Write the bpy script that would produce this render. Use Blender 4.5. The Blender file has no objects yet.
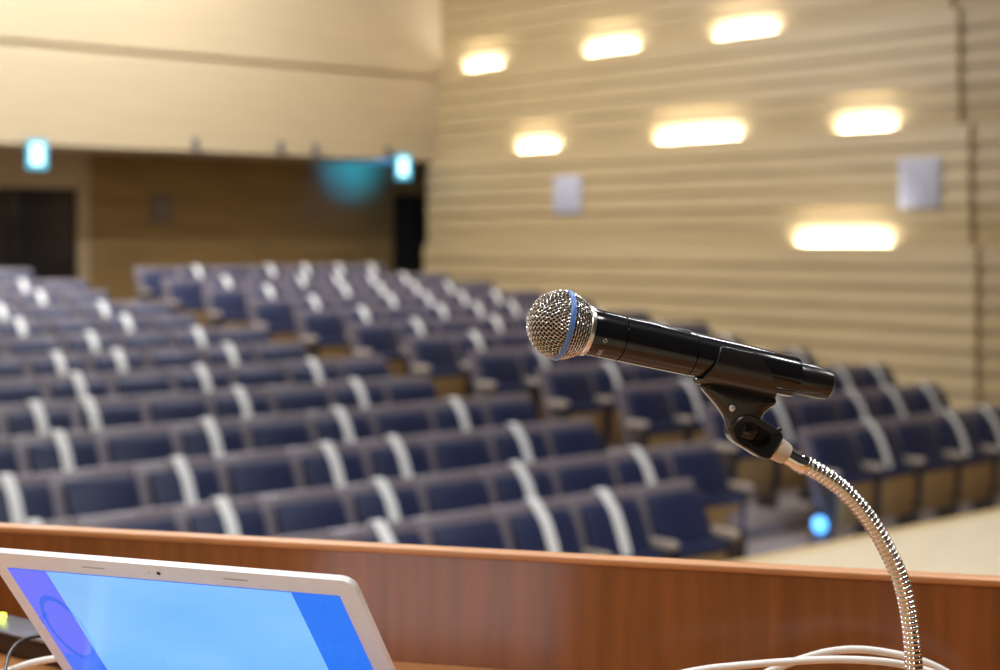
import bpy, bmesh, math, random
from mathutils import Vector, Matrix
random.seed(7)
S = bpy.context.scene
COL = S.collection
PI = math.pi
# ---------------------------------------------------------------- camera model
F = 1592.0                     # focal length in pixels of the 1000x670 frame
HOR = 240.0                    # horizon row
EYE = 2.3                      # eye height above the hall floor
SN, CN = 0.652, 0.758          # the camera looks 40.7 deg to the right of the hall axis
PSI = math.atan2(SN, CN)
def c2w(X, Y, Z): return Vector((CN*X + SN*Y, -SN*X + CN*Y, EYE + Z))
def pc(px, py, Y): return Vector(((px-500)/F*Y, Y, -(py-HOR)/F*Y))
def pw(px, py, Y): return c2w(*pc(px, py, Y))

# ---------------------------------------------------------------- materials
def nt(m):
    m.use_nodes = True
    n = m.node_tree; b = n.nodes.get('Principled BSDF')
    return n, b
def mat(name, col, rough=.5, metal=0, noise=0, scale=20, stretch=(1,1,1), bump=0, coat=0, sheen=0, col2=None, spec=.5):
    m = bpy.data.materials.new(name); n, b = nt(m)
    b.inputs['Base Color'].default_value = (*col, 1)
    b.inputs['Roughness'].default_value = rough
    b.inputs['Metallic'].default_value = metal
    b.inputs['Specular IOR Level'].default_value = spec
    b.inputs['Coat Weight'].default_value = coat
    b.inputs['Coat Roughness'].default_value = .2
    b.inputs['Sheen Weight'].default_value = sheen
    if noise or bump:
        tc = n.nodes.new('ShaderNodeTexCoord'); mp = n.nodes.new('ShaderNodeMapping')
        mp.inputs['Scale'].default_value = stretch
        nz = n.nodes.new('ShaderNodeTexNoise'); nz.inputs['Scale'].default_value = scale
        nz.inputs['Detail'].default_value = 4
        n.links.new(tc.outputs['Object'], mp.inputs['Vector']); n.links.new(mp.outputs['Vector'], nz.inputs['Vector'])
        if noise:
            r = n.nodes.new('ShaderNodeValToRGB')
            c2 = col2 or tuple(c*(1-noise) for c in col)
            r.color_ramp.elements[0].color = (*c2, 1); r.color_ramp.elements[0].position = .3
            r.color_ramp.elements[1].color = (*col, 1); r.color_ramp.elements[1].position = .7
            n.links.new(nz.outputs['Fac'], r.inputs['Fac']); n.links.new(r.outputs['Color'], b.inputs['Base Color'])
        if bump:
            bp = n.nodes.new('ShaderNodeBump'); bp.inputs['Strength'].default_value = bump; bp.inputs['Distance'].default_value = .002
            n.links.new(nz.outputs['Fac'], bp.inputs['Height']); n.links.new(bp.outputs['Normal'], b.inputs['Normal'])
    return m
def emit(name, col, strength, base=(.1,.1,.1)):
    m = bpy.data.materials.new(name); n, b = nt(m)
    b.inputs['Base Color'].default_value = (*base, 1)
    b.inputs['Emission Color'].default_value = (*col, 1)
    b.inputs['Emission Strength'].default_value = strength
    return m
M = {}
M['wall'] = mat('pale_wood_wall', (.52,.39,.205), .45, noise=.25, scale=3, stretch=(1,.25,9))
M['wall_shaded'] = mat('wood_wall_painted_shade', (.41,.295,.14), .45, noise=.2, scale=3, stretch=(1,.25,9))  # wall wood with the weaker light towards the stage put into its colour
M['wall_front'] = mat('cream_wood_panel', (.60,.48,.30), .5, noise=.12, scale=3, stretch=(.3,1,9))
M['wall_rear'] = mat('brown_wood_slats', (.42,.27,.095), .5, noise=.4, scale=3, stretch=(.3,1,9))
M['curtain'] = mat('dark_stage_drape', (.02,.018,.02), .9, noise=.3, scale=5, stretch=(6,6,.3))
M['plain'] = mat('painted_plaster', (.50,.45,.38), .8, noise=.05, scale=8)
M['door'] = mat('dark_brown_door', (.012,.010,.012), .4, noise=.2, scale=6, stretch=(6,6,1))
M['doorblack'] = mat('black_door', (.006,.006,.006), .6, noise=.2, scale=6)
M['casing'] = mat('light_door_casing', (.50,.38,.22), .5, noise=.1, scale=5)
M['floor'] = mat('grey_mauve_carpet', (.27,.22,.20), .85, noise=.15, scale=60)
M['stage'] = mat('pale_maple_stage', (.68,.58,.41), .4, noise=.12, scale=5, stretch=(1,8,1))
M['nosing'] = mat('yellow_wood_nosing', (.58,.42,.20), .4, noise=.12, scale=5, stretch=(1,8,1))
M['shell'] = mat('taupe_seat_wood', (.20,.172,.20), .36, noise=.1, scale=10, stretch=(1,1,4), spec=.6)
M['navy'] = mat('navy_fabric', (.009,.018,.075), .5, noise=.2, scale=300, sheen=.08, bump=.1)
M['board'] = mat('tan_seat_wood', (.36,.22,.085), .45, noise=.25, scale=8, stretch=(1,1,5))
M['arm'] = mat('pale_arm_wood', (.50,.42,.35), .35, noise=.1, scale=10, stretch=(3,1,1))
M['support'] = mat('dark_seat_frame', (.05,.038,.03), .5, noise=.2, scale=10)
M['cloth'] = mat('white_cloth', (.93,.94,.93), .8, noise=.05, scale=80, bump=.1)
M['lectern'] = mat('red_brown_veneer', (.26,.082,.020), .2, noise=.32, scale=9, stretch=(7,7,.5), coat=.5)
M['lectern_edge'] = mat('orange_wood_edge', (.55,.25,.095), .45, noise=.2, scale=9, stretch=(1,7,7), coat=.1)
M['desk'] = mat('orange_wood_desk', (.52,.22,.075), .35, noise=.25, scale=6, stretch=(1,8,1), coat=.3)
M['black'] = mat('black_satin_plastic', (.006,.006,.008), .16, noise=.1, scale=40)
M['matt'] = mat('matt_black_plastic', (.009,.009,.010), .26, noise=.1, scale=40)
M['clip'] = mat('clip_plastic', (.013,.012,.012), .24, noise=.1, scale=40)
M['groove'] = mat('groove_black', (.002,.002,.002), .6, noise=.1, scale=40)
M['wire'] = mat('nickel_wire', (.70,.68,.66), .22, 1, noise=.05, scale=200)
M['foam'] = mat('black_foam', (.006,.006,.007), .95, noise=.3, scale=400)
M['blue'] = mat('blue_ring', (.10,.22,.62), .3, noise=.08, scale=60)
M['silver'] = mat('satin_silver', (.74,.71,.69), .3, 1, noise=.05, scale=60)
M['chrome'] = mat('chrome', (.78,.77,.75), .1, 1, noise=.03, scale=60)
M['beige'] = mat('beige_plastic', (.62,.52,.43), .4, noise=.06, scale=60)
M['pin'] = mat('steel_pin', (.75,.75,.75), .3, .6, noise=.05, scale=60)
M['print'] = mat('grey_print', (.55,.53,.52), .5, noise=.05, scale=90)
M['laptop'] = mat('white_laptop_plastic', (.93,.91,.95), .35, noise=.04, scale=60)
M['keys'] = mat('light_grey_keys', (.55,.55,.57), .5, noise=.04, scale=60)
M['whitecable'] = mat('white_cable', (.80,.78,.75), .4, noise=.05, scale=80)
M['blackcable'] = mat('black_cable', (.02,.02,.025), .35, noise=.1, scale=80)
M['gadget_top'] = mat('grey_plastic', (.20,.21,.25), .35, noise=.1, scale=40)
M['gadget'] = mat('dark_plastic', (.022,.013,.013), .4, noise=.1, scale=40)
M['panel'] = mat('lavender_grey_grille', (.50,.50,.60), .6, noise=.08, scale=150)
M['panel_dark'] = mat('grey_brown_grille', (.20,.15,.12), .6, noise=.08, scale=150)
M['frame'] = mat('grey_panel_frame', (.52,.50,.55), .5, noise=.05, scale=60)
M['led'] = emit('green_led', (.75,1,.05), 6)
M['sign_white'] = emit('exit_sign_face', (.60,1,1), 2.6)
M['sign_cyan'] = emit('exit_sign_border', (.0,.42,.62), 1.6)
M['lamp'] = emit('warm_lamp', (1,.95,.86), 8)
M['aisle'] = emit('blue_lamp', (.09,.40,1), 3.5)
M['housing'] = mat('grey_housing', (.10,.10,.12), .5, noise=.1, scale=40)

def screen_material():
    m = bpy.data.materials.new('laptop_screen'); n, b = nt(m); L = n.links.new
    uv = n.nodes.new('ShaderNodeUVMap'); sep = n.nodes.new('ShaderNodeSeparateXYZ'); L(uv.outputs['UV'], sep.inputs[0])
    def math_(op, a, c=None):
        k = n.nodes.new('ShaderNodeMath'); k.operation = op
        for i, v in enumerate((a, c)):
            if v is None: continue
            if isinstance(v, (int, float)): k.inputs[i].default_value = v
            else: L(v, k.inputs[i])
        return k.outputs[0]
    u, v = sep.outputs['X'], sep.outputs['Y']
    win = math_('MULTIPLY', math_('GREATER_THAN', u, .125), math_('LESS_THAN', u, .865))
    left = math_('LESS_THAN', u, .5)
    du = math_('MULTIPLY', math_('SUBTRACT', u, .078), 2.9); dv = math_('MULTIPLY', math_('SUBTRACT', v, .53), .68)
    d = math_('SQRT', math_('ADD', math_('MULTIPLY', du, du), math_('MULTIPLY', dv, dv)))
    ring = math_('MULTIPLY', math_('GREATER_THAN', d, .155), math_('LESS_THAN', d, .185))
    nz = n.nodes.new('ShaderNodeTexNoise'); nz.inputs['Scale'].default_value = 2.2; L(uv.outputs['UV'], nz.inputs['Vector'])
    def mixc(f, a, c):
        k = n.nodes.new('ShaderNodeMix'); k.data_type = 'RGBA'
        L(f, k.inputs[0]) if not isinstance(f, float) else None
        for i, q in ((6, a), (7, c)):
            if isinstance(q, tuple): k.inputs[i].default_value = (*q, 1)
            else: L(q, k.inputs[i])
        return k.outputs[2]
    low = math_('LESS_THAN', v, .30)
    lc = mixc(low, (.11,.17,1.0), (.03,.17,1.0))
    sides = mixc(left, (.01,.17,.93), lc)
    sides = mixc(math_('MULTIPLY', ring, left), sides, (.0,.14,.93))
    # rows of faint icons down the right of the desktop
    bk = n.nodes.new('ShaderNodeTexBrick'); bk.inputs['Scale'].default_value = 9; bk.inputs['Mortar Size'].default_value = .012
    bk.inputs['Color1'].default_value = (.012,.175,.93,1); bk.inputs['Color2'].default_value = (.01,.19,.94,1); bk.inputs['Mortar'].default_value = (.008,.155,.88,1)
    L(uv.outputs['UV'], bk.inputs['Vector'])
    sides = mixc(math_('GREATER_THAN', u, .865), sides, bk.outputs['Color'])
    wc = mixc(nz.outputs['Fac'], (.13,.46,.98), (.31,.63,1.0))
    wc = mixc(math_('MULTIPLY', ring, math_('GREATER_THAN', u, .125)), wc, (.12,.50,.98))
    col = mixc(win, sides, wc)
    L(col, b.inputs['Emission Color']); b.inputs['Emission Strength'].default_value = .95
    b.inputs['Base Color'].default_value = (.01,.01,.015,1); b.inputs['Roughness'].default_value = .15
    return m
M['screen'] = screen_material()

# ---------------------------------------------------------------- object helpers
def link(name, bm, m, parent=None, smooth=True, loc=None):
    me = bpy.data.meshes.new(name); bmesh.ops.recalc_face_normals(bm, faces=bm.faces[:])
    bm.to_mesh(me); bm.free()
    if smooth:
        for p in me.polygons: p.use_smooth = True
        try: me.set_sharp_from_angle(angle=math.radians(38))
        except Exception: pass
    for k in (m if isinstance(m, (list, tuple)) else [m]): me.materials.append(M[k])
    o = bpy.data.objects.new(name, me); COL.objects.link(o)
    if parent: o.parent = parent
    if loc is not None: o.location = loc
    return o
def tag(o, label, cat, group=None):
    o['label'] = label; o['category'] = cat
    if group: o['group'] = group
    return o
def thing(name, label, cat, loc=(0,0,0), rz=0, group=None):
    o = bpy.data.objects.new(name, None); COL.objects.link(o); o.empty_display_size = .1
    o.location = loc; o.rotation_euler = (0,0,rz)
    return tag(o, label, cat, group)
def struct(name, bm, m, smooth=False):
    o = link(name, bm, m, None, smooth); o['kind'] = 'structure'; return o
def add_box(bm, x0, x1, y0, y1, z0, z1, bev=0, seg=2, mi=0):
    r = bmesh.ops.create_cube(bm, size=1)
    vs = r['verts']
    for v in vs:
        v.co = Vector((x0+(x1-x0)*(v.co.x+.5), y0+(y1-y0)*(v.co.y+.5), z0+(z1-z0)*(v.co.z+.5)))
    fs = list({f for v in vs for f in v.link_faces})
    for f in fs: f.material_index = mi
    if bev:
        es = list({e for v in vs for e in v.link_edges})
        bmesh.ops.bevel(bm, geom=es, offset=bev, segments=seg, profile=.5, affect='EDGES')
def box(x0, x1, y0, y1, z0, z1, bev=0, seg=2):
    bm = bmesh.new(); add_box(bm, x0, x1, y0, y1, z0, z1, bev, seg); return bm
def add_prism(bm, pts, d0, d1, f):
    """closed outline pts (2-D) swept from depth d0 to d1; f(p, d) gives the 3-D point"""
    a = [bm.verts.new(f(p, d0)) for p in pts]; b = [bm.verts.new(f(p, d1)) for p in pts]
    n = len(pts)
    bm.faces.new(a); bm.faces.new(b[::-1])
    for i in range(n): bm.faces.new((a[i], b[i], b[(i+1)%n], a[(i+1)%n]))
    return a, b
def add_lathe(bm, prof, seg=48, ax=None, cap=True):
    """profile [(t, r)] turned about +X (or mapped by ax)"""
    rings = []
    for t, r in prof:
        ring = []
        for k in range(seg):
            a = 2*PI*k/seg
            p = Vector((t, r*math.cos(a), r*math.sin(a)))
            ring.append(bm.verts.new(ax @ p if ax else p))
        rings.append(ring)
    for a, b in zip(rings, rings[1:]):
        for k in range(seg): bm.faces.new((a[k], a[(k+1)%seg], b[(k+1)%seg], b[k]))
    if cap:
        bm.faces.new(rings[0][::-1]); bm.faces.new(rings[-1])
def frame_x(origin, d, up=Vector((0,0,1))):
    d = d.normalized(); s = up.cross(d).normalized(); u = d.cross(s)
    m = Matrix((d, s, u)).transposed().to_4x4(); m.translation = origin
    return m
def catmull(P, n):
    out = []
    Q = [P[0]*2-P[1]] + P + [P[-1]*2-P[-2]]
    for i in range(1, len(Q)-2):
        a, b, c, d = Q[i-1], Q[i], Q[i+1], Q[i+2]
        for k in range(n):
            t = k/n
            out.append(.5*((2*b)+(c-a)*t+(2*a-5*b+4*c-d)*t*t+(3*b-a-3*c+d)*t**3))
    out.append(P[-1].copy()); return out
def resample(P, step):
    out = [P[0].copy()]; acc = 0
    for a, b in zip(P, P[1:]):
        L = (b-a).length; pos = step-acc
        while pos <= L:
            out.append(a.lerp(b, pos/L)); pos += step
        acc = L-(pos-step)
    return out
def add_tube(bm, P, rad, seg=12, cap=True):
    rings = []; nrm = None
    for i, p in enumerate(P):
        t = (P[min(i+1, len(P)-1)]-P[max(i-1, 0)]).normalized()
        if nrm is None:
            nrm = t.orthogonal().normalized()
        nrm = (nrm - t*nrm.dot(t)).normalized(); bn = t.cross(nrm)
        r = rad(i) if callable(rad) else rad
        rings.append([bm.verts.new(p + nrm*r*math.cos(2*PI*k/seg) + bn*r*math.sin(2*PI*k/seg)) for k in range(seg)])
    for a, b in zip(rings, rings[1:]):
        for k in range(seg): bm.faces.new((a[k], a[(k+1)%seg], b[(k+1)%seg], b[k]))
    if cap:
        bm.faces.new(rings[0][::-1]); bm.faces.new(rings[-1])

# ================================================================ THE HALL
ORD = ['front','second','third','fourth','fifth','sixth','seventh','eighth','ninth','tenth','eleventh','twelfth','back']
NTH = ['first','second','third','fourth','fifth','sixth','seventh','eighth','ninth','tenth','eleventh','twelfth']
P = .545; PITCH = .970
def row_y(i): return 8.51 + PITCH*(i-2)
def row_z(i): return max(0.0, .096*i - .060) + (.02 if i == 12 else 0)
# stepped floor
prof = [(4.6, 0)]
for i in range(1, 13):
    y = row_y(i)-.60
    prof += [(y, prof[-1][1]), (y, row_z(i))]
zB = row_z(12)
prof += [(20.7, zB), (20.7, -.3), (4.6, -.3)]
bm = bmesh.new(); add_prism(bm, prof, -3, 17, lambda p, d: Vector((d, p[0], p[1]))); struct('floor', bm, 'floor')
# stage
bm = box(-3, 17, -4, 4.52, -.3, .9); o = struct('floor_stage', bm, 'stage')
bm = box(-3, 17, 4.52, 4.60, -.3, .902, .006); struct('trim_1', bm, 'nosing')

# right wall: stepped bands of boards, each lower band standing out from the one above
def slat_profile(x, z0, z1, n, depth, sgn, inset=False):
    pts = []
    h = (z1-z0)/n
    for k in range(n):
        dd = depth*(.2, .5)[k] if (k < 2 and inset) else depth
        pts += [(x+sgn*dd, z0+k*h), (x+sgn*dd, z0+(k+.04)*h), (x+sgn*dd*.45, z0+(k+.55)*h), (x, z0+(k+.995)*h)]
    return pts
bands = [(0.0, 2.24, 14.80, 9.48, 10), (2.24, 3.55, 14.90, 9.62, 6), (3.55, 4.81, 15.00, 9.82, 6), (4.81, 8.2, 15.10, 9.98, 16)]
bm = bmesh.new(); bm2 = bmesh.new()
for z0, z1, x, ys, n in bands:
    pts = slat_profile(x, z0, z1, n, .036, -1, z0 > 0)
    if z1 < 8: pts += [(x, z1), (x+.022, z1), (x+.022, z1-.06), (x+.6, z1-.06)]
    else: pts += [(x+.6, z1)]
    outline = pts + [(x+.6, z0-(.06 if z0 else 0)), (x, z0-(.06 if z0 else 0))]
    ye = 18.95 if z0 < 2 else 19.0 if z1 < 3.6 else 21.0
    add_prism(bm, outline, ys, ye, lambda p, d: Vector((p[0], d, p[1])))
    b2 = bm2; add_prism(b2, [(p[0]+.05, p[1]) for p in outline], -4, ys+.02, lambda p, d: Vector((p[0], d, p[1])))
struct('wall_right', bm, 'wall'); struct('wall_right_stage', bm2, 'wall_shaded')
# balcony front with its groove, soffit
bm = bmesh.new()
p1 = slat_profile(18.9, 3.50, 4.72, 14, .012, -1)
p2 = [(18.97, 4.72), (18.97, 4.79)]
p3 = slat_profile(18.88, 4.79, 8.2, 38, .008, -1)
add_prism(bm, p1 + p2 + p3 + [(21.0, 8.2), (21.0, 3.50)], -3, 15.1, lambda p, d: Vector((d, p[0], p[1])))
struct('wall_balcony', bm, 'wall_front')
# rear wall under the balcony, alcove
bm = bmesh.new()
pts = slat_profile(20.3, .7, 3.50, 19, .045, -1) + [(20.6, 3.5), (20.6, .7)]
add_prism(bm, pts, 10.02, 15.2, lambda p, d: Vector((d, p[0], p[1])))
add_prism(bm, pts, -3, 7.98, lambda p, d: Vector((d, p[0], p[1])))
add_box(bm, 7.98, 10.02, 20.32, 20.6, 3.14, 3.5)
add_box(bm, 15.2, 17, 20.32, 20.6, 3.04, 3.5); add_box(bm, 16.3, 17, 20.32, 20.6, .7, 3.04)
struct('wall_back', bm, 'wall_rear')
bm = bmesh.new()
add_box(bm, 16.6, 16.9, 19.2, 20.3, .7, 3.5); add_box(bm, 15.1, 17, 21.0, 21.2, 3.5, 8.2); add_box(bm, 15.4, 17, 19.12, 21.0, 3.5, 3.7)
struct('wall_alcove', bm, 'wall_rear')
# casing round the left doors
bm = bmesh.new()
add_box(bm, 9.84, 10.03, 20.30, 20.40, zB, 3.50, .01); add_box(bm, 7.97, 8.16, 20.30, 20.40, zB, 3.50, .01)
add_box(bm, 8.16, 9.84, 20.26, 20.34, 3.0, 3.50, .01)
struct('trim_2', bm, 'casing')
def make_door(name, x0, x1, y, z1, m, handles, leaves):
    bm = bmesh.new(); w = (x1-x0)/leaves
    for k in range(leaves): add_box(bm, x0+k*w+.006, x0+(k+1)*w-.006, y, y+.05, zB+.01, z1, .006)
    d = struct(name, bm, m, True)
    for hx in handles:
        b2 = bmesh.new()
        add_tube(b2, [Vector((hx, y-.05, zB+.75)), Vector((hx, y-.05, zB+1.55))], .016, 12)
        for zz in (zB+.85, zB+1.45): add_tube(b2, [Vector((hx, y-.05, zz)), Vector((hx, y+.005, zz))], .01, 10)
        link('door_handle', b2, 'groove', d)
make_door('door_1', 8.16, 9.84, 20.36, 3.0, 'door', (8.91, 9.09), 2)
make_door('door_2', 15.2, 16.3, 20.36, 3.04, 'doorblack', (15.32,), 1)
# far sides of the room (left of, above and behind the photographer)
struct('wall_left', box(-3.2, -3, -4, 21, -.3, 8.2), 'wall_shaded')
struct('wall_stage', box(-3.2, 17, -4.2, -4, -.3, 8.2), 'curtain')
struct('ceiling', box(-3.2, 17, 4.6, 21, 8.2, 8.4), 'plain')
struct('ceiling_stage', box(-3.2, 17, -4.2, 4.6, 8.2, 8.4), 'curtain')

# ---------------------------------------------------------------- seats
def xz_slab(pts, x0, x1, bev=0, seg=3):
    bm = bmesh.new(); add_prism(bm, pts, x0, x1, lambda p, d: Vector((d, p[0], p[1])))
    bmesh.ops.recalc_face_normals(bm, faces=bm.faces[:])
    if bev: bmesh.ops.bevel(bm, geom=bm.edges[:], offset=bev, segments=seg, profile=.5, affect='EDGES')
    return bm
def bk(z, off):                       # a point on the reclined back, off metres in front of the shell face
    t = (.88-z)*.31
    return (-t-off, z)
def shell_bm():
    pts = [bk(.30,-.0), bk(.60,.0), bk(.80,.0), bk(.88,-.004), bk(.885,-.045), bk(.85,-.060), bk(.60,-.045), bk(.30,-.035)]
    return xz_slab(pts, -P/2-.032, P/2-.037, .008, 2)
def backpad_bm():
    pts = [bk(.42,.0), bk(.42,.055), bk(.50,.075), bk(.65,.070), bk(.755,.058), bk(.80,.046), bk(.828,.024), bk(.835,.0)]
    return xz_slab(pts, -.228, .228, .014, 3)
def seatpad_bm():
    pts = [(-.296,.20),(-.304,.47),(-.310,.52),(-.328,.548),(-.36,.546),(-.380,.515),(-.376,.475),(-.338,.47),(-.326,.20)]
    return xz_slab(pts, -.222, .222, .008, 3)
def board_bm():
    pts = [(-.328,.16),(-.345,.15),(-.372,.30),(-.375,.468),(-.337,.466),(-.328,.30)]
    return xz_slab(pts, -.205, .205, .008, 2)
def arm_bm():
    pts = [(-.355,.565),(-.340,.545),(-.14,.545),(-.12,.59),(-.15,.595),(-.325,.595),(-.355,.585)]
    return xz_slab(pts, -.030, .033, .010, 2)
def support_bm():
    pts = [(-.27,0),(-.30,.03),(-.29,.35),(-.32,.546),(-.08,.546),(-.12,.35),(-.10,.03),(-.08,0)]
    return xz_slab(pts, -.022, .022, .006, 2)
SEATMESH = {}
def proto(name, bm, m):
    o = link(name, bm, m); COL.objects.unlink(o); me = o.data; bpy.data.objects.remove(o); SEATMESH[name] = me
proto('back_shell', shell_bm(), 'shell'); proto('backrest', backpad_bm(), 'navy'); proto('seat_cushion', seatpad_bm(), 'navy')
proto('seat_underside', board_bm(), 'board'); proto('armrest', arm_bm(), 'arm'); proto('arm_support', support_bm(), 'support')
def add_part(name, parent, x=0):
    o = bpy.data.objects.new(name, SEATMESH[name]); COL.objects.link(o); o.parent = parent; o.location = (x,0,0)
    return o
def make_band_mesh():
    path = [bk(.47,.072), bk(.50,.079), bk(.58,.079), bk(.66,.075), bk(.755,.064), bk(.80,.052), bk(.835,.028), bk(.87,.008), bk(.893,-.004), bk(.896,-.040), bk(.875,-.066), bk(.80,-.064), bk(.72,-.058)]
    bm = bmesh.new(); th = .004; w = .035
    pv = [Vector((0, y, z)) for y, z in path]; rows = []
    for i, p in enumerate(pv):
        t = (pv[min(i+1, len(pv)-1)]-pv[max(i-1, 0)]).normalized()
        n = Vector((0, -t.z, t.y)) * -1
        n = Vector((1,0,0)).cross(t)
        rows.append([bm.verts.new(p+Vector((sx*w,0,0))+n*k*th) for sx, k in ((-1,0),(1,0),(1,1),(-1,1))])
    for a, b in zip(rows, rows[1:]):
        for k in range(4): bm.faces.new((a[k], a[(k+1)%4], b[(k+1)%4], b[k]))
    bm.faces.new(rows[0]); bm.faces.new(rows[-1][::-1])
    o = link('seat_band', bm, 'cloth'); COL.objects.unlink(o); me = o.data; bpy.data.objects.remove(o); return me
BAND = make_band_mesh()
def pitch(i): return .533 + .002*i
def place_seat(i, x, nth, side, row_word, banded, end):
    z = row_z(i); y = row_y(i)
    look = 'under a white band' if banded else 'without a band'
    g = f'seats {side} of the aisle'
    lab = f'navy folded seat {look}, {nth} from the aisle, {row_word} row, {side} of aisle'
    t = thing('auditorium_seat', lab, 'seat', (x, y, z), 0, g)
    t.scale = (pitch(i)/P, 1, .955)
    for n in ('back_shell','backrest'): add_part(n, t)
    for n in ('seat_cushion','seat_underside'): add_part(n, t).location.y = .085
    sides = (-1,)
    if end == 'right': sides = (-1, 1)
    for s in sides:
        for n in ('armrest','arm_support'): add_part(n, t, s*P/2).location.y = .035
    if banded:
        b = bpy.data.objects.new('seat_band', BAND); COL.objects.link(b); b.location = (x - (.15 if (i, nth, side) == (4, 'sixth', 'left') else 0), y, z); b.scale = (1, 1, .955)
        tag(b, f'white band draped over {nth} seat from aisle, {row_word} row, {side} of aisle', 'band', f'white bands on seats {side} of the aisle')
LEFT_BANDS = [(1,2,4),(1,3,5,7,9),(1,3,4,6,8),(1,3,5,7),(1,3,5,6),(1,3,5),(1,3,4),(1,3),(1,3),(1,3),(1,),(1,),(1,)]
for i in range(13):
    xe = 7.24 if i == 0 else (8.265 if i % 2 == 0 else 8.505)
    row_word = ORD[i]
    k = 0
    while True:
        x = xe - pitch(i)*(k+.5); y = row_y(i)
        X = CN*x-SN*y; Y = SN*x+CN*y
        px = 500+F*X/Y
        if px < -45: break
        if i == 0 and k > 5: break         # farther seats of the front row stand behind the lectern
        place_seat(i, x, NTH[k], 'left', row_word, k in LEFT_BANDS[i], 'right' if k == 0 else None)
        k += 1
RIGHT_N = [0,6,6,7,7,7,8,8,8,8,8,8,7]
RWORD = ORD[:11] + ['back']
for i in range(1, 13):
    x0 = 9.63 if i == 12 else 9.485
    for j in range(RIGHT_N[i]):
        place_seat(i, x0+pitch(i)*(j+.5), NTH[j], 'right', RWORD[i-1], j in (1,3,4,5,6), 'right' if j == RIGHT_N[i]-1 else None)

# ---------------------------------------------------------------- things on the walls
def cove_light(y, zl, x_up, w, lab, power):
    y *= x_up/15.0
    t = thing('cove_light', lab, 'wall light', (x_up-.062, y, zl-.06), 0, 'cove lights on the right wall')
    bm = bmesh.new()
    add_box(bm, -.03, .03, -w/2, w/2, .0, .022, .004); link('housing', bm, 'housing', t)
    bm = bmesh.new()
    add_tube(bm, [Vector((.0,-w/2+.03,.034)), Vector((.0,w/2-.03,.034))], .013, 12); link('lamp_tube', bm, 'lamp', t)
    l = bpy.data.lights.new('cove_glow', 'AREA'); l.shape = 'RECTANGLE'; l.size = .04; l.size_y = w*.96; l.energy = power*w
    l.color = (1,.985,.97); l.spread = math.radians(165)
    lo = bpy.data.objects.new('cove_glow', l); COL.objects.link(lo); lo.parent = t
    lo.location = (0,0,.052); lo.rotation_euler = (0, math.radians(180+24), 0)
CP = 27
for y, zl, xu, w, lab in (
    (17.80, 4.81, 15.10, .80, 'cove light in top row of right wall, nearest the balcony'),
    (15.14, 4.81, 15.10, .95, 'cove light in the middle of the top row on right wall'),
    (12.82, 4.81, 15.10, .95, 'cove light in top row of right wall, farthest from the balcony'),
    (16.62, 3.55, 15.00, .80, 'small cove light above the smaller-looking wall panel, nearest the balcony'),
    (13.60, 3.55, 15.00, 1.40, 'long cove light in the middle of the second row on right wall'),
    (11.03, 3.55, 15.00, .75, 'cove light in second row of right wall, above the nearer grey panel'),
    (11.36, 2.24, 14.90, 1.30, 'lowest cove light on right wall, alone in the bottom row')):
    cove_light(y, zl, xu, w, lab, CP)
def wall_panel(loc, w, h, axis, lab, m1, m2):
    t = thing('wall_panel', lab, 'panel', loc, 0, 'grey panels on the walls')
    bm = bmesh.new(); b2 = bmesh.new()
    if axis == 'x':
        add_box(bm, -.035, .0, -w/2, w/2, -h/2, h/2, .006); add_box(b2, -.045, -.034, -w/2+.03, w/2-.03, -h/2+.03, h/2-.03, .004)
    else:
        add_box(bm, -w/2, w/2, -.035, .0, -h/2, h/2, .006); add_box(b2, -w/2+.03, w/2-.03, -.045, -.034, -h/2+.03, h/2-.03, .004)
    link('frame', bm, m2, t); link('grille', b2, m1, t)
wall_panel((14.89, 15.87, 2.92), .55, .52, 'x', 'grey square panel on right wall below the leftmost second-row light', 'panel', 'frame')
wall_panel((14.89, 10.23, 2.93), .54, .56, 'x', 'grey square panel high on right wall, nearest the stage', 'panel', 'frame')
wall_panel((11.09, 20.288, 2.75), .34, .42, 'y', 'faint brown-grey panel on the dark slatted wall under the balcony', 'panel_dark', 'panel_dark')

def exit_sign(x, y, z, lab, lit_back=False):
    t = thing('exit_sign', lab, 'sign', (x, y, z), 0, 'glowing exit signs under the balcony')
    w, h = .14, .185
    link('housing', box(-w, w, -.03, .03, -h, h, .012), 'housing', t)
    bm = bmesh.new(); add_tube(bm, [Vector((0,.02,.14)), Vector((0,.12,.15))], .018, 10); link('bracket', bm, 'housing', t)
    for s in (-1,):
        link('border', box(-w+.006, w-.006, min(s*.029,s*.033), max(s*.029,s*.033), -h+.006, h-.006), 'sign_cyan', t)
        link('face', box(-w+.058, w-.058, min(s*.033,s*.036), max(s*.033,s*.036), -h+.058, h-.058), 'sign_white', t)
    if not lit_back: return
    l = bpy.data.lights.new('sign_glow', 'AREA'); l.shape = 'RECTANGLE'; l.size = .2; l.size_y = .06; l.energy = 10; l.color = (0,.25,.9); l.spread = math.radians(64)
    lo = bpy.data.objects.new('sign_glow', l); COL.objects.link(lo); lo.parent = t; lo.location = (.16,.17,-.05); lo.rotation_euler = (PI/2+.16, 0, 0)
exit_sign(8.55, 18.80, 3.365, 'glowing cyan exit sign on the balcony edge above the dark double doors')
exit_sign(14.26, 18.80, 3.38, 'glowing cyan exit sign on the balcony edge over the black doorway', True)
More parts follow.
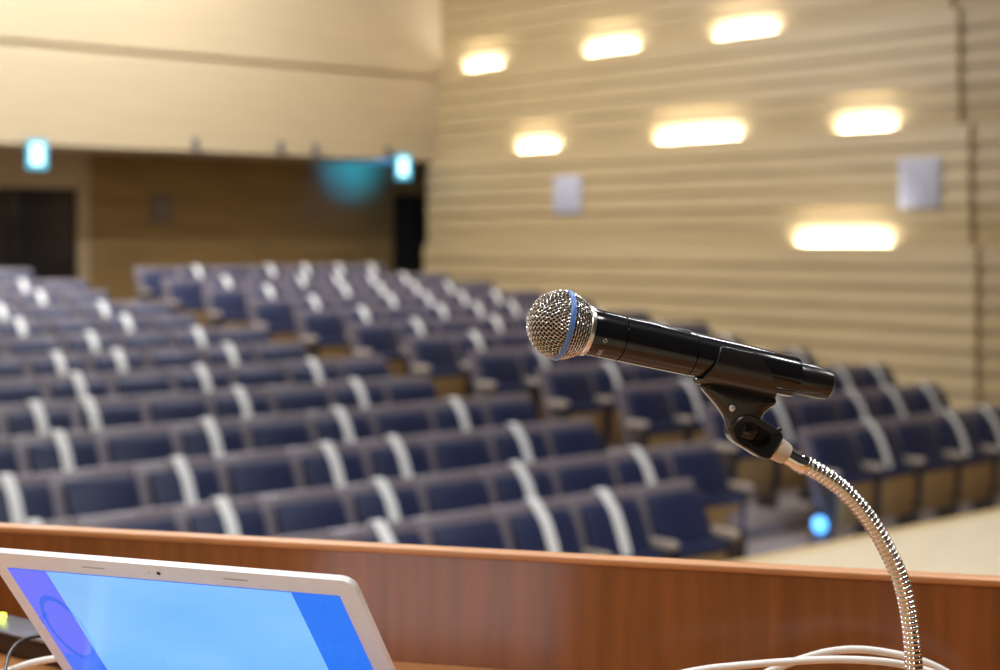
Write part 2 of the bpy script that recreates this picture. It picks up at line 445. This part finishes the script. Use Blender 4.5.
for x, lab in ((10.85, 'small dark bracket on lower balcony edge, farthest from the right wall'), (12.20, 'small dark bracket on lower balcony edge, left one of the close pair'),
               (12.78, 'small dark bracket on lower balcony edge, right one of the close pair'), (14.06, 'small dark bracket on lower balcony edge, just above the right exit sign')):
    t = thing('mounting_bracket', lab, 'bracket', (x, 18.89, 3.5), 0, 'dark brackets along the balcony edge')
    link('plate', box(-.045, .045, -.02, .02, .0, .17, .006), 'housing', t)
    bm = bmesh.new(); add_tube(bm, [Vector((0,-.03,.13)), Vector((0,-.06,.06)), Vector((0,-.055,-.02))], .02, 10); link('hook', bm, 'housing', t)
# blue floor light on the end of the front row right of the aisle
t = thing('aisle_light', 'small glowing blue aisle light at the front row end, right of aisle', 'light', (9.40, 7.33, row_z(1)+.06))
link('housing', box(-.03, .045, -.06, .06, -.06, .06, .008), 'housing', t)
bm = bmesh.new(); bmesh.ops.create_uvsphere(bm, u_segments=24, v_segments=14, radius=.058)
for v in bm.verts: v.co = Vector((v.co.x*.75, v.co.y, v.co.z+.115))
link('lens', bm, 'aisle', t)
l = bpy.data.lights.new('aisle_glow', 'POINT'); l.energy = 5; l.color = (.1,.4,1); l.shadow_soft_size = .05
lo = bpy.data.objects.new('aisle_glow', l); COL.objects.link(lo); lo.parent = t; lo.location = (-.20,-.22,.12)

# ================================================================ THE LECTERN
RZ = -PSI
DZ = -.40                                    # desk top below the eye
u_l = Vector((.9646, -.2638, 0)); n_l = Vector((.2638, .9646, 0))
P0 = Vector((0, 1.488, 0))                   # point of the panel's inner face on the camera's axis
def lec(a, b, z): return P0 + u_l*a + n_l*b + Vector((0,0,z))
base_c = P0 - n_l*.25; 
lroot = thing('lectern', 'red-brown varnished wooden lectern with raised front panel and orange edge', 'lectern', c2w(base_c.x, base_c.y, -1.4), RZ)
lorg = Vector((base_c.x, base_c.y, -1.4))
def lbox(a0, a1, b0, b1, z0, z1, bev=.003):
    bm = box(a0, a1, b0, b1, z0, z1, bev, 3)
    for v in bm.verts: v.co = lec(v.co.x, v.co.y, v.co.z) - lorg
    return bm
link('front_panel', lbox(-.80, .72, 0, .018, -1.38, -.2975, .0005), 'lectern', lroot)
link('top_edge', lbox(-.802, .722, -.002, .020, -.2990, -.2925, .0018), 'lectern_edge', lroot)
link('desktop', lbox(-.78, .70, -.50, -.0005, DZ-.03, DZ, .003), 'desk', lroot)
for a in (-.80, .70): link('side_panel', lbox(a, a+.02, -.48, -.001, -1.38, -.30, .002), 'lectern', lroot)
link('plinth', lbox(-.81, .73, -.46, .027, -1.40, -1.375, .002), 'lectern', lroot)
link('shelf', lbox(-.78, .70, -.45, -.001, -.80, -.78, .002), 'lectern', lroot)

# ---------------------------------------------------------------- laptop
TL = pc(-15, 551.5, 1.231); TR = pc(352, 581.5, 1.121)
u = (TR-TL); W = u.length; u.normalize()
v = Vector((.345, 1, -1.25)); v = (v - u*v.dot(u)).normalized()
Llid = .195
nrm = u.cross(v).normalized()                # screen normal
if nrm.y > 0: nrm = -nrm
mid = (TL+TR)/2 + v*Llid
org = Vector((mid.x, mid.y, DZ))
lap = thing('laptop', 'open white laptop with a glowing blue screen on the lectern desk', 'laptop', c2w(*org), RZ)
def lid(a, b, c): return TL + u*a + v*b + nrm*c - org
def lid_box(a0, a1, b0, b1, c0, c1, bev=0, seg=3):
    bm = box(a0, a1, b0, b1, c0, c1, bev, seg)
    for q in bm.verts: q.co = lid(*q.co)
    return bm
bm = bmesh.new()
rr = .010; outl = []
for cx, cy, a0 in ((rr, rr, 180), (W-rr, rr, 270), (W-.004, Llid-.004, 0), (.004, Llid-.004, 90)):
    r_ = rr if cy == rr else .004
    for k in range(7):
        a = math.radians(a0+15*k); outl.append((cx+r_*math.cos(a), cy+r_*math.sin(a)))
add_prism(bm, outl, -.0048, 0, lambda p, d: lid(p[0], p[1], d))
bmesh.ops.bevel(bm, geom=[e for e in bm.edges if len(e.link_faces) == 2 and e.calc_face_angle(0) > 1.2], offset=.0015, segments=2, affect='EDGES')
lidob = link('lid', bm, 'laptop', lap)
sw0, sw1, sh0, sh1 = .0120, W-.0155, .0180, Llid-.022
bm = bmesh.new(); uvl = bm.loops.layers.uv.new('UVMap')
q = [bm.verts.new(lid(a, b, .0006)) for a, b in ((sw0,sh0),(sw1,sh0),(sw1,sh1),(sw0,sh1))]
f = bm.faces.new(q)
for lp, uvc in zip(f.loops, ((0,1),(1,1),(1,0),(0,0))): lp[uvl].uv = uvc
q2 = [bm.verts.new(lid(a, b, -.001)) for a, b in ((sw0,sh0),(sw1,sh0),(sw1,sh1),(sw0,sh1))]
for k in range(4): bm.faces.new((q[k], q2[k], q2[(k+1)%4], q[(k+1)%4]))
bm.faces.new(q2[::-1])
link('screen', bm, 'screen', lidob, False)
bm = bmesh.new(); add_lathe(bm, [(0,.0016),(.0004,.0016)], 16, frame_x(lid(W*.485, .009, .0002), nrm)); link('webcam', bm, 'groove', lidob)
link('camera_light', lid_box(W*.455, W*.46, .0085, .0095, 0, .0004), 'keys', lidob)
for a in (.27, .66): link('microphone_slot', lid_box(W*a, W*a+.02, .0085, .0097, 0, .0003), 'keys', lidob)
hz = -.385
nb = Vector((-u.y, u.x, 0)).normalized()
if nb.y > 0: nb = -nb
hp0 = TL + v*Llid; hp0 = Vector((hp0.x, hp0.y, 0)); uh = Vector((u.x, u.y, 0)).normalized()
def lb(a, b, z): return hp0 + uh*a + nb*b + Vector((0,0,z)) - org
def base_box(a0, a1, b0, b1, z0, z1, bev=.001):
    bm = box(a0, a1, b0, b1, z0, z1, bev, 2)
    for q in bm.verts: q.co = lb(*q.co)
    return bm
bo = link('base', base_box(0, W, -.004, .205, DZ+.0005, DZ+.0145, .003), 'laptop', lap)
for r in range(5):
    for k in range(13):
        a = .02 + k*(W-.04)/13
        link('key', base_box(a, a+(W-.04)/13-.0025, .03+r*.0185, .03+r*.0185+.016, DZ+.0144, DZ+.0164, .0006), 'keys', bo)
link('touchpad', base_box(W*.34, W*.66, .135, .19, DZ+.0143, DZ+.0148, 0), 'keys', bo)
hb = bmesh.new()
for a in (.05, W-.09):
    add_tube(hb, [lb(a, -.003, DZ+.0165), lb(a+.04, -.003, DZ+.0165)], .0045, 12)
link('hinge', hb, 'laptop', lap)

# ---------------------------------------------------------------- adapter box and cables
e = Vector((.80, -.60, 0)); en = Vector((.60, .80, 0))
g0 = Vector((-.465, 1.526, 0))
gorg = Vector((g0.x, g0.y, DZ))
ad = thing('adapter_box', 'small flat dark adapter box with yellow-green light against lectern panel', 'adapter', c2w(*gorg), RZ)
def gbox(a0, a1, b0, b1, z0, z1, bev):
    bm = box(a0, a1, b0, b1, z0, z1, bev, 2)
    for q in bm.verts: q.co = e*q.co.x + en*q.co.y + Vector((0,0,q.co.z))
    return bm
link('case', gbox(-.075, .16, .0, .047, .0006, .0195, .0015), 'gadget', ad)
link('case_top', gbox(-.075, .16, .0, .047, .0193, .022, .0012), 'gadget_top', ad)
link('socket', gbox(.024, .05, -.0015, .012, .0205, .0235, .0008), 'gadget_top', ad)
bm = gbox(-.070, -.064, .030, .037, .0215, .0265, .001); link('indicator_light', bm, 'led', ad)
def cable(name, pts, r, m, lab):
    P_ = resample(catmull(pts, 14), .004)
    o0 = P_[0].copy(); o0.z = DZ
    bm = bmesh.new(); add_tube(bm, [p-o0 for p in P_], r, 12)
    o = link(name, bm, m); o.location = c2w(*o0); o.rotation_euler = (0,0,RZ)
    return tag(o, lab, 'cable')
cable('cable', [pc(2,690,1.29), pc(4,676,1.33), pc(9,655,1.39), pc(18,643,1.43), pc(32,637,1.455), pc(50,636,1.465), pc(70,640,1.466), pc(95,650,1.455)], .0017, 'blackcable',
      'thin black cable arching from the adapter box behind the laptop')
cable('cable', [pc(-30,684,1.39), pc(5,672,1.40), pc(30,663.5,1.405), pc(52,659,1.41), pc(75,657,1.412), pc(110,660,1.41), pc(140,668,1.40)], .0030, 'whitecable',
      'white cable lying on the desk left of the laptop')
cable('cable', [pc(600,693,1.30), pc(650,681,1.30), pc(700,670,1.30), pc(745,665,1.30), pc(790,661.5,1.295), pc(830,659.5,1.29), pc(870,660.5,1.29), pc(905,665,1.29), pc(940,676,1.29), pc(975,697,1.29), pc(985,712,1.29)], .0030, 'whitecable',
      'lower white cable sweeping behind the gooseneck, along the bottom of the lectern panel')
cable('cable', [pc(700,700,1.31), pc(740,685,1.32), pc(775,669,1.32), pc(800,659.5,1.32), pc(830,651.5,1.32), pc(862,649.5,1.32), pc(900,655,1.32), pc(930,664,1.32), pc(960,681,1.32), pc(975,700,1.32)], .0031, 'whitecable',
      'upper white cable looping behind the gooseneck, in front of the lectern panel')

# ================================================================ THE MICROPHONE
RING = pc(561.5, 325, 1.18); END = pc(829.5, 385, 1.235)
MA = frame_x(c2w(*RING), (c2w(*END)-c2w(*RING)))       # +X runs from the grille to the tail, +Z up; -Y faces the viewer or away
K = (c2w(*END)-c2w(*RING)).length
mic = thing('microphone', 'black handheld wireless microphone with round silver grille and blue ring', 'microphone')
mic.matrix_world = MA
toward = -1 if (MA.to_3x3() @ Vector((0,1,0))).dot(c2w(0,1,0)-c2w(0,0,0)) > 0 else 1
R0 = .0254
# woven grille: two families of wires wrapped over the dome
def wires(bm):
    pitch = .00285; rw = .00038; amp = .00042
    n = int(R0*PI/2/pitch)
    rot = math.radians(38)
    for fam in (0, 1):
        for i in range(-n, n+1):
            s = i*pitch; lim = math.sqrt(max(0, (R0*PI/2)**2-s*s))
            pts = []; m_ = int(lim/(pitch/4)); par = 0
            for k in range(-m_, m_+1):
                w = k*pitch/4
                a, b = (s, w) if fam == 0 else (w, s)
                rho = math.hypot(a, b); th = rho/R0
                ph = math.atan2(b, a)+rot
                sg = 1 if (i % 2 == 0) else -1
                rr_ = R0 + amp*sg*(1 if fam == 0 else -1)*math.cos(PI*w/pitch)
                pts.append(Vector((-rr_*math.cos(th), rr_*math.sin(th)*math.cos(ph), rr_*math.sin(th)*math.sin(ph))))
            if len(pts) > 3: add_tube(bm, pts, rw, 5, False)
    # rear cone
    def rad(t):
        q = min(max(t/.0180, 0), 1); return R0*(1-.02*q) - .0072*q**1.7
    nm = 56
    for k in range(nm):
        a = 2*PI*k/nm; pts = []
        for j in range(0, 33):
            t = .0180*j/32
            r = rad(t) + amp*math.cos(PI*j/4)*(1 if k % 2 else -1)
            pts.append(Vector((t, r*math.cos(a), r*math.sin(a))))
        add_tube(bm, pts, rw, 5, False)
    for j in range(1, 8):
        t = .0180*j/8; pts = []
        for k in range(nm*3+1):
            a = 2*PI*k/(nm*3)
            r = rad(t) - amp*math.cos(PI*j)*math.cos(PI*k/3)
            pts.append(Vector((t, r*math.cos(a), r*math.sin(a))))
        add_tube(bm, pts, rw, 5, False)
bm = bmesh.new(); wires(bm); gr = link('grille', bm, 'wire', mic)
bm = bmesh.new()
add_lathe(bm, [(-R0+.0018,.0005)] + [(-(R0-.0018)*math.cos(a*PI/32), (R0-.0018)*math.sin(a*PI/32)) for a in range(1,17)] + [(.009,.0222),(.0180,.0165)], 40)
link('foam_liner', bm, 'foam', gr)
bm = bmesh.new()
add_lathe(bm, [(-.0020,.0250),(-.0019,.0262),(-.0010,.0267),(.0010,.0267),(.0019,.0262),(.0020,.0250)], 72, cap=False); link('grille_ring', bm, 'blue', mic)
bm = bmesh.new()
add_lathe(bm, [(.0172,.0165),(.0172,.0188),(.0179,.0192),(.0206,.0188),(.0212,.0180),(.0212,.0165)], 72); link('collar', bm, 'silver', mic)
bm = bmesh.new()
prof = [(.0211,.0160),(.0213,.0173),(.0225,.0176),(.030,.0176),(.0462,.0174),(.0463,.0162),(.0472,.0162),(.0473,.0173),(.062,.0173),(.085,.0171),(.1036,.0167),
        (.1037,.0155),(.1046,.0155),(.1047,.0165),(.15,.0163),(.1895,.0158),(.1915,.0153),(.1920,.0120)]
add_lathe(bm, prof, 72); hd = link('handle', bm, 'black', mic)
bm = bmesh.new()
add_lathe(bm, [(.1915,.0118),(.193,.0124),(.2155,.0121),(.2205,.0116),(.2219,.0102),(.2221,.0060)], 56); link('antenna_cap', bm, 'matt', mic)
# lettering round the body beside the collar: reads upward on the viewer's side
def ring_text(txt, size, t0, a0, r, parent):
    cu = bpy.data.curves.new('lettering', 'FONT'); cu.body = txt; cu.size = size; cu.extrude = .00004; cu.resolution_u = 2
    to = bpy.data.objects.new('lettering', cu); COL.objects.link(to)
    dg = bpy.context.evaluated_depsgraph_get(); me = bpy.data.meshes.new_from_object(to.evaluated_get(dg))
    COL.objects.unlink(to); bpy.data.objects.remove(to)
    for vv in me.vertices:
        x, y, z = vv.co
        a = a0 + x/r                          # x of the text runs up round the body, y points to the grille
        vv.co = Vector((t0 - y, toward*(r+.00008+z)*math.cos(a), (r+.00008+z)*math.sin(a)))
    me.materials.append(M['print'])
    o = bpy.data.objects.new('lettering', me); COL.objects.link(o); o.parent = parent
    return o
ring_text('BETA 58A', .0050, .0318, -1.92, .0176, hd)
bm = bmesh.new()                              # small diamond outline after the words
q = []
for rr_ in (.0019, .0013):
    ring = []
    for k in range(4):
        a = PI/2*k; tt = .0302 + rr_*math.cos(a); an = -.26 + rr_*math.sin(a)/.0174
        ring.append(bm.verts.new(Vector((tt, toward*.01772*math.cos(an), .01772*math.sin(an)))))
    q.append(ring)
for k in range(4): bm.faces.new((q[0][k], q[0][(k+1)%4], q[1][(k+1)%4], q[1][k]))
link('emblem', bm, 'print', hd, False)
# switch plate on top of the body
def top_patch(t0, t1, a0, a1, r0, r1, name, m):
    bm = bmesh.new(); n = 8
    g = [[[bm.verts.new(Vector((t, toward*r*math.sin(a0+(a1-a0)*k/n), r*math.cos(a0+(a1-a0)*k/n)))) for k in range(n+1)] for t in (t0, t1)] for r in (r0, r1)]
    for k in range(n):
        bm.faces.new((g[1][0][k], g[1][0][k+1], g[1][1][k+1], g[1][1][k]))
        bm.faces.new((g[0][0][k], g[0][1][k], g[0][1][k+1], g[0][0][k+1]))
        for e_ in (0, 1): bm.faces.new((g[0][e_][k], g[0][e_][k+1], g[1][e_][k+1], g[1][e_][k]))
    for k in (0, n): bm.faces.new((g[0][0][k], g[0][1][k], g[1][1][k], g[1][0][k]))
    return link(name, bm, m, hd)
top_patch(.0640, .0735, -.55, .55, .0160, .0178, 'power_button', 'matt')
top_patch(.0790, .0990, -.40, .40, .0160, .0175, 'display_window', 'matt')

# ---------------------------------------------------------------- stand: clip, swivel, gooseneck
def Yp(px): return 1.18 + (px-561.5)*.055/268
def q3(px, py, d=0):                          # point in the upright plane of the microphone, d metres behind it
    Y = Yp(px); p = pc(px, py, Y)
    return c2w(*(p + Vector((-.2, .98, 0))*d))
gp = [(800,462.3),(808,466),(824,475),(841,487.5),(854,500.5),(865.6,514.5),(875,528),(883,541.5),(896.5,569),(905.5,598),(911,632),(913.8,666.6),(915.3,705)]
G = [pc(x, y, 1.229 + .0002*(min(x,860)-800)/3) for x, y in gp]
foot = pc(916, 740, 1.232); foot.z = DZ
G.append(Vector((foot.x, foot.y, DZ+.055))); G.append(Vector((foot.x, foot.y, DZ+.012)))
G = [c2w(*p) for p in G]
footw = c2w(*foot)
st = thing('microphone_stand', 'chrome gooseneck with black clip holding the microphone over the lectern', 'microphone stand', footw)
def stl(name, bm, m, parent=None, smooth=True):
    for vv in bm.verts: vv.co = vv.co - footw
    return link(name, bm, m, parent or st, smooth)
bm = bmesh.new(); pts = resample(catmull(G, 24), .0039/6)
add_tube(bm, pts, lambda i: .0071*(.78+.22*abs(math.sin(PI*i/6))**.6), 28); stl('gooseneck', bm, 'chrome')
bm = bmesh.new(); up = Matrix.Translation(footw) @ Matrix.Rotation(-PI/2, 4, 'Y')
add_lathe(bm, [(.0004,.030),(.006,.030),(.009,.026),(.010,.013),(.022,.011),(.024,.0085)], 48, up); stl('base_flange', bm, 'chrome')
# ferrule and thread ring
c0, c1, c2_, c3 = q3(773,446.4), q3(786,454.2), q3(800,462.6), q3(806,466)
d_ = (c2_-c0).normalized()
bm = bmesh.new(); L1 = (c1-c0).length
add_lathe(bm, [(0,.0075),(0,.0093),(.001,.0096),(L1*.8,.0087),(L1,.0080),(L1,.006)], 48, frame_x(c0, d_)); stl('thread_ring', bm, 'beige')
bm = bmesh.new(); L2 = (c3-c1).length
add_lathe(bm, [(-.002,.006),(0,.0070),(L2*.45,.0070),(L2*.5,.0075),(L2*.95,.0075),(L2,.0068),(L2,.005)], 48, frame_x(c1, d_)); stl('ferrule', bm, 'chrome')
# sleeve round the handle (built in the microphone's axes)
def lerp_tab(tab, a):
    for (a0, v0), (a1, v1) in zip(tab, tab[1:]):
        if a <= a1: return v0+(v1-v0)*(a-a0)/(a1-a0)
    return tab[-1][1]
T0 = [(0,.1135),(45,.1150),(80,.1185),(110,.1200),(122,.1210),(126,.1240)]
T1 = [(0,.1778),(40,.1752),(70,.1692),(95,.1622),(114,.1550),(122,.1510),(126,.1475)]
bm = bmesh.new(); na, nt_ = 48, 16; A = 126
def sleeve(r_fn):
    g = []
    for k in range(na+1):
        a = -A+2*A*k/na; t0 = lerp_tab(T0, abs(a)); t1 = lerp_tab(T1, abs(a)); row = []
        for j in range(nt_+1):
            t = t0+(t1-t0)*j/nt_; r = r_fn(a, t)
            row.append(bm.verts.new(MA @ Vector((t, toward*r*math.sin(math.radians(a)), -r*math.cos(math.radians(a))))))
        g.append(row)
    return g
gi = sleeve(lambda a, t: .0171); go = sleeve(lambda a, t: .0188+.0024*max(0, math.cos(math.radians(a)))**2)
for k in range(na):
    for j in range(nt_):
        bm.faces.new((go[k][j], go[k+1][j], go[k+1][j+1], go[k][j+1])); bm.faces.new((gi[k][j], gi[k][j+1], gi[k+1][j+1], gi[k+1][j]))
    for j in (0, nt_): bm.faces.new((gi[k][j], gi[k+1][j], go[k+1][j], go[k][j]))
for k in (0, na):
    for j in range(nt_): bm.faces.new((gi[k][j], gi[k][j+1], go[k][j+1], go[k][j]))
clip = stl('clip', bm, 'clip')
bv = clip.modifiers.new('rounding', 'BEVEL'); bv.width = .0008; bv.segments = 2; bv.limit_method = 'ANGLE'; bv.angle_limit = math.radians(50)
SL = [((702,381.5),(774,396.5),.0098),((700,386),(775,401),.0104),((703,391),(774,404),.0108),((710,399),(769.5,407),.0105),((717.5,408),(764,411.5),.0098),
      ((723,417),(760.5,417.5),.0092),((726,427),(759,424),.0090),((729,437),(757,433),.0088),((735,443),(752,440),.0070)]
bm = bmesh.new(); rows = []; NS = 40
Lc = catmull([Vector((l[0], l[1], d*1000)) for l, r_, d in SL], 5); Rc = catmull([Vector((r_[0], r_[1], d*1000)) for l, r_, d in SL], 5)
for l, r_ in zip(Lc, Rc):
    row = []
    for k in range(NS):
        a = 2*PI*k/NS; c, s_ = math.cos(a), math.sin(a); ex = .62
        cc = math.copysign(abs(c)**ex, c); ss = math.copysign(abs(s_)**ex, s_)
        m_ = (l+r_)/2 + (r_-l)/2*cc
        row.append(bm.verts.new(q3(m_.x, m_.y, l.z/1000*ss)))
    rows.append(row)
for a, b in zip(rows, rows[1:]):
    for k in range(NS): bm.faces.new((a[k], a[(k+1)%NS], b[(k+1)%NS], b[k]))
bm.faces.new(rows[0][::-1]); bm.faces.new(rows[-1])
stl('stem', bm, 'clip', clip)
# swivel with its slot, as one mesh
kc = Vector((743.5, 429, 0)); kd = Vector((33.5, 20.5, 0)); kd.normalize(); kn = Vector((-kd.y, kd.x, 0))
def cap_outline(r, l0, l1, n, re=None):
    """n points round a capsule from kc+l0 to kc+l1, squared off at the far end when re is given"""
    out = []
    for k in range(n):
        a = 2*PI*k/n; c, s = math.cos(a), math.sin(a)
        if c >= 0: p = kc + kd*(l1 + (r*c if re is None else re*c)) + kn*r*s
        else: p = kc + kd*(l0 + r*c) + kn*r*s
        if re is not None and c > 0: p = kc + kd*(l1 + re*min(1, c*1.6)) + kn*(s*(r if c < .6 else r*.93))
        out.append((p.x, p.y))
    return out
NN = 48
bm = bmesh.new()
o1 = cap_outline(16.6, 0, 24, NN, 10.5); i1 = cap_outline(9.6, 1, 15, NN)
def lay(o_, d, sc=1.0):
    cx = sum(p[0] for p in o_)/len(o_); cy = sum(p[1] for p in o_)/len(o_)
    return [bm.verts.new(q3(cx+(x-cx)*sc, cy+(y-cy)*sc, d)) for x, y in o_]
layers = [lay(i1, -.0035, .96), lay(i1, -.0108), lay(o1, -.0112, .90), lay(o1, -.0102, .965), lay(o1, -.0075), lay(o1, .0075), lay(o1, .0102, .965), lay(o1, .0112, .90)]
for a, b in zip(layers, layers[1:]):
    for k in range(NN): bm.faces.new((a[k], a[(k+1)%NN], b[(k+1)%NN], b[k]))
bm.faces.new(layers[0]); bm.faces.new(layers[-1][::-1])
sv = stl('swivel', bm, 'matt', clip)
def disc(px, py, r, d0, d1, name, m, parent, dome=.25):
    bm = bmesh.new(); o0 = q3(px, py, d1); dr = q3(px, py, d0)-o0; L = dr.length
    add_lathe(bm, [(0,r),(L*(1-dome),r),(L*(1-dome*.4),r*.85),(L,r*.45)], 32, frame_x(o0, dr)); return stl(name, bm, m, parent)
sc = disc(743.8, 429.3, .0050, -.0100, -.003, 'swivel_screw', 'black', clip)
disc(727.4, 406.6, .0036, -.0104, -.004, 'pin_socket', 'groove', clip, .05)
disc(727.6, 406.8, .0026, -.0110, -.004, 'pin', 'pin', clip, .1)
disc(778.6, 429.0, .0013, -.0050, .001, 'lock_screw', 'groove', clip)

# ================================================================ LIGHT
def area(name, loc, sx, sy, power, col=(1,.93,.82), rot=(0,0,0)):
    l = bpy.data.lights.new(name, 'AREA'); l.shape = 'RECTANGLE'; l.size = sx; l.size_y = sy; l.energy = power; l.color = col
    o = bpy.data.objects.new(name, l); COL.objects.link(o); o.location = loc; o.rotation_euler = rot; return o
for x in (1.5, 5.8, 10.0):
    for y, pw_ in ((10.0, 50), (13.5, 155), (16.6, 330)):
        area('hall_light', (x, y, 8.15), 1.6, .6, pw_, (.97,.98,1))
for x in (-1.0, 1.5, 4.0, 6.5):
    area('stage_light', (x, 3.2, 6.6), 1.4, .35, 110, (.92,.95,1))
for x in (-1.5, 2.0, 5.5):
    area('stage_light', (x, -.8, 7.0), 1.2, .4, 120, (1,.97,.93))
W_ = bpy.data.worlds.new('World'); S.world = W_; W_.use_nodes = True
W_.node_tree.nodes['Background'].inputs[0].default_value = (.5,.5,.55,1); W_.node_tree.nodes['Background'].inputs[1].default_value = .3

# ================================================================ CAMERA
cd = bpy.data.cameras.new('camera'); cam = bpy.data.objects.new('camera', cd); COL.objects.link(cam)
cam.location = (0,0,EYE); cam.rotation_euler = (PI/2, 0, -PSI)
cd.sensor_width = 36; cd.lens = 36*F/1000; cd.shift_y = -(335-HOR)/1000
cd.clip_start = .05; cd.clip_end = 100
cd.dof.use_dof = True; cd.dof.focus_distance = 1.20; cd.dof.aperture_fstop = 5.4
S.camera = cam
vs = S.view_settings; vs.view_transform = 'Standard'; vs.look = 'None'; vs.exposure = 0.0; vs.gamma = 1; vs.use_curve_mapping = False
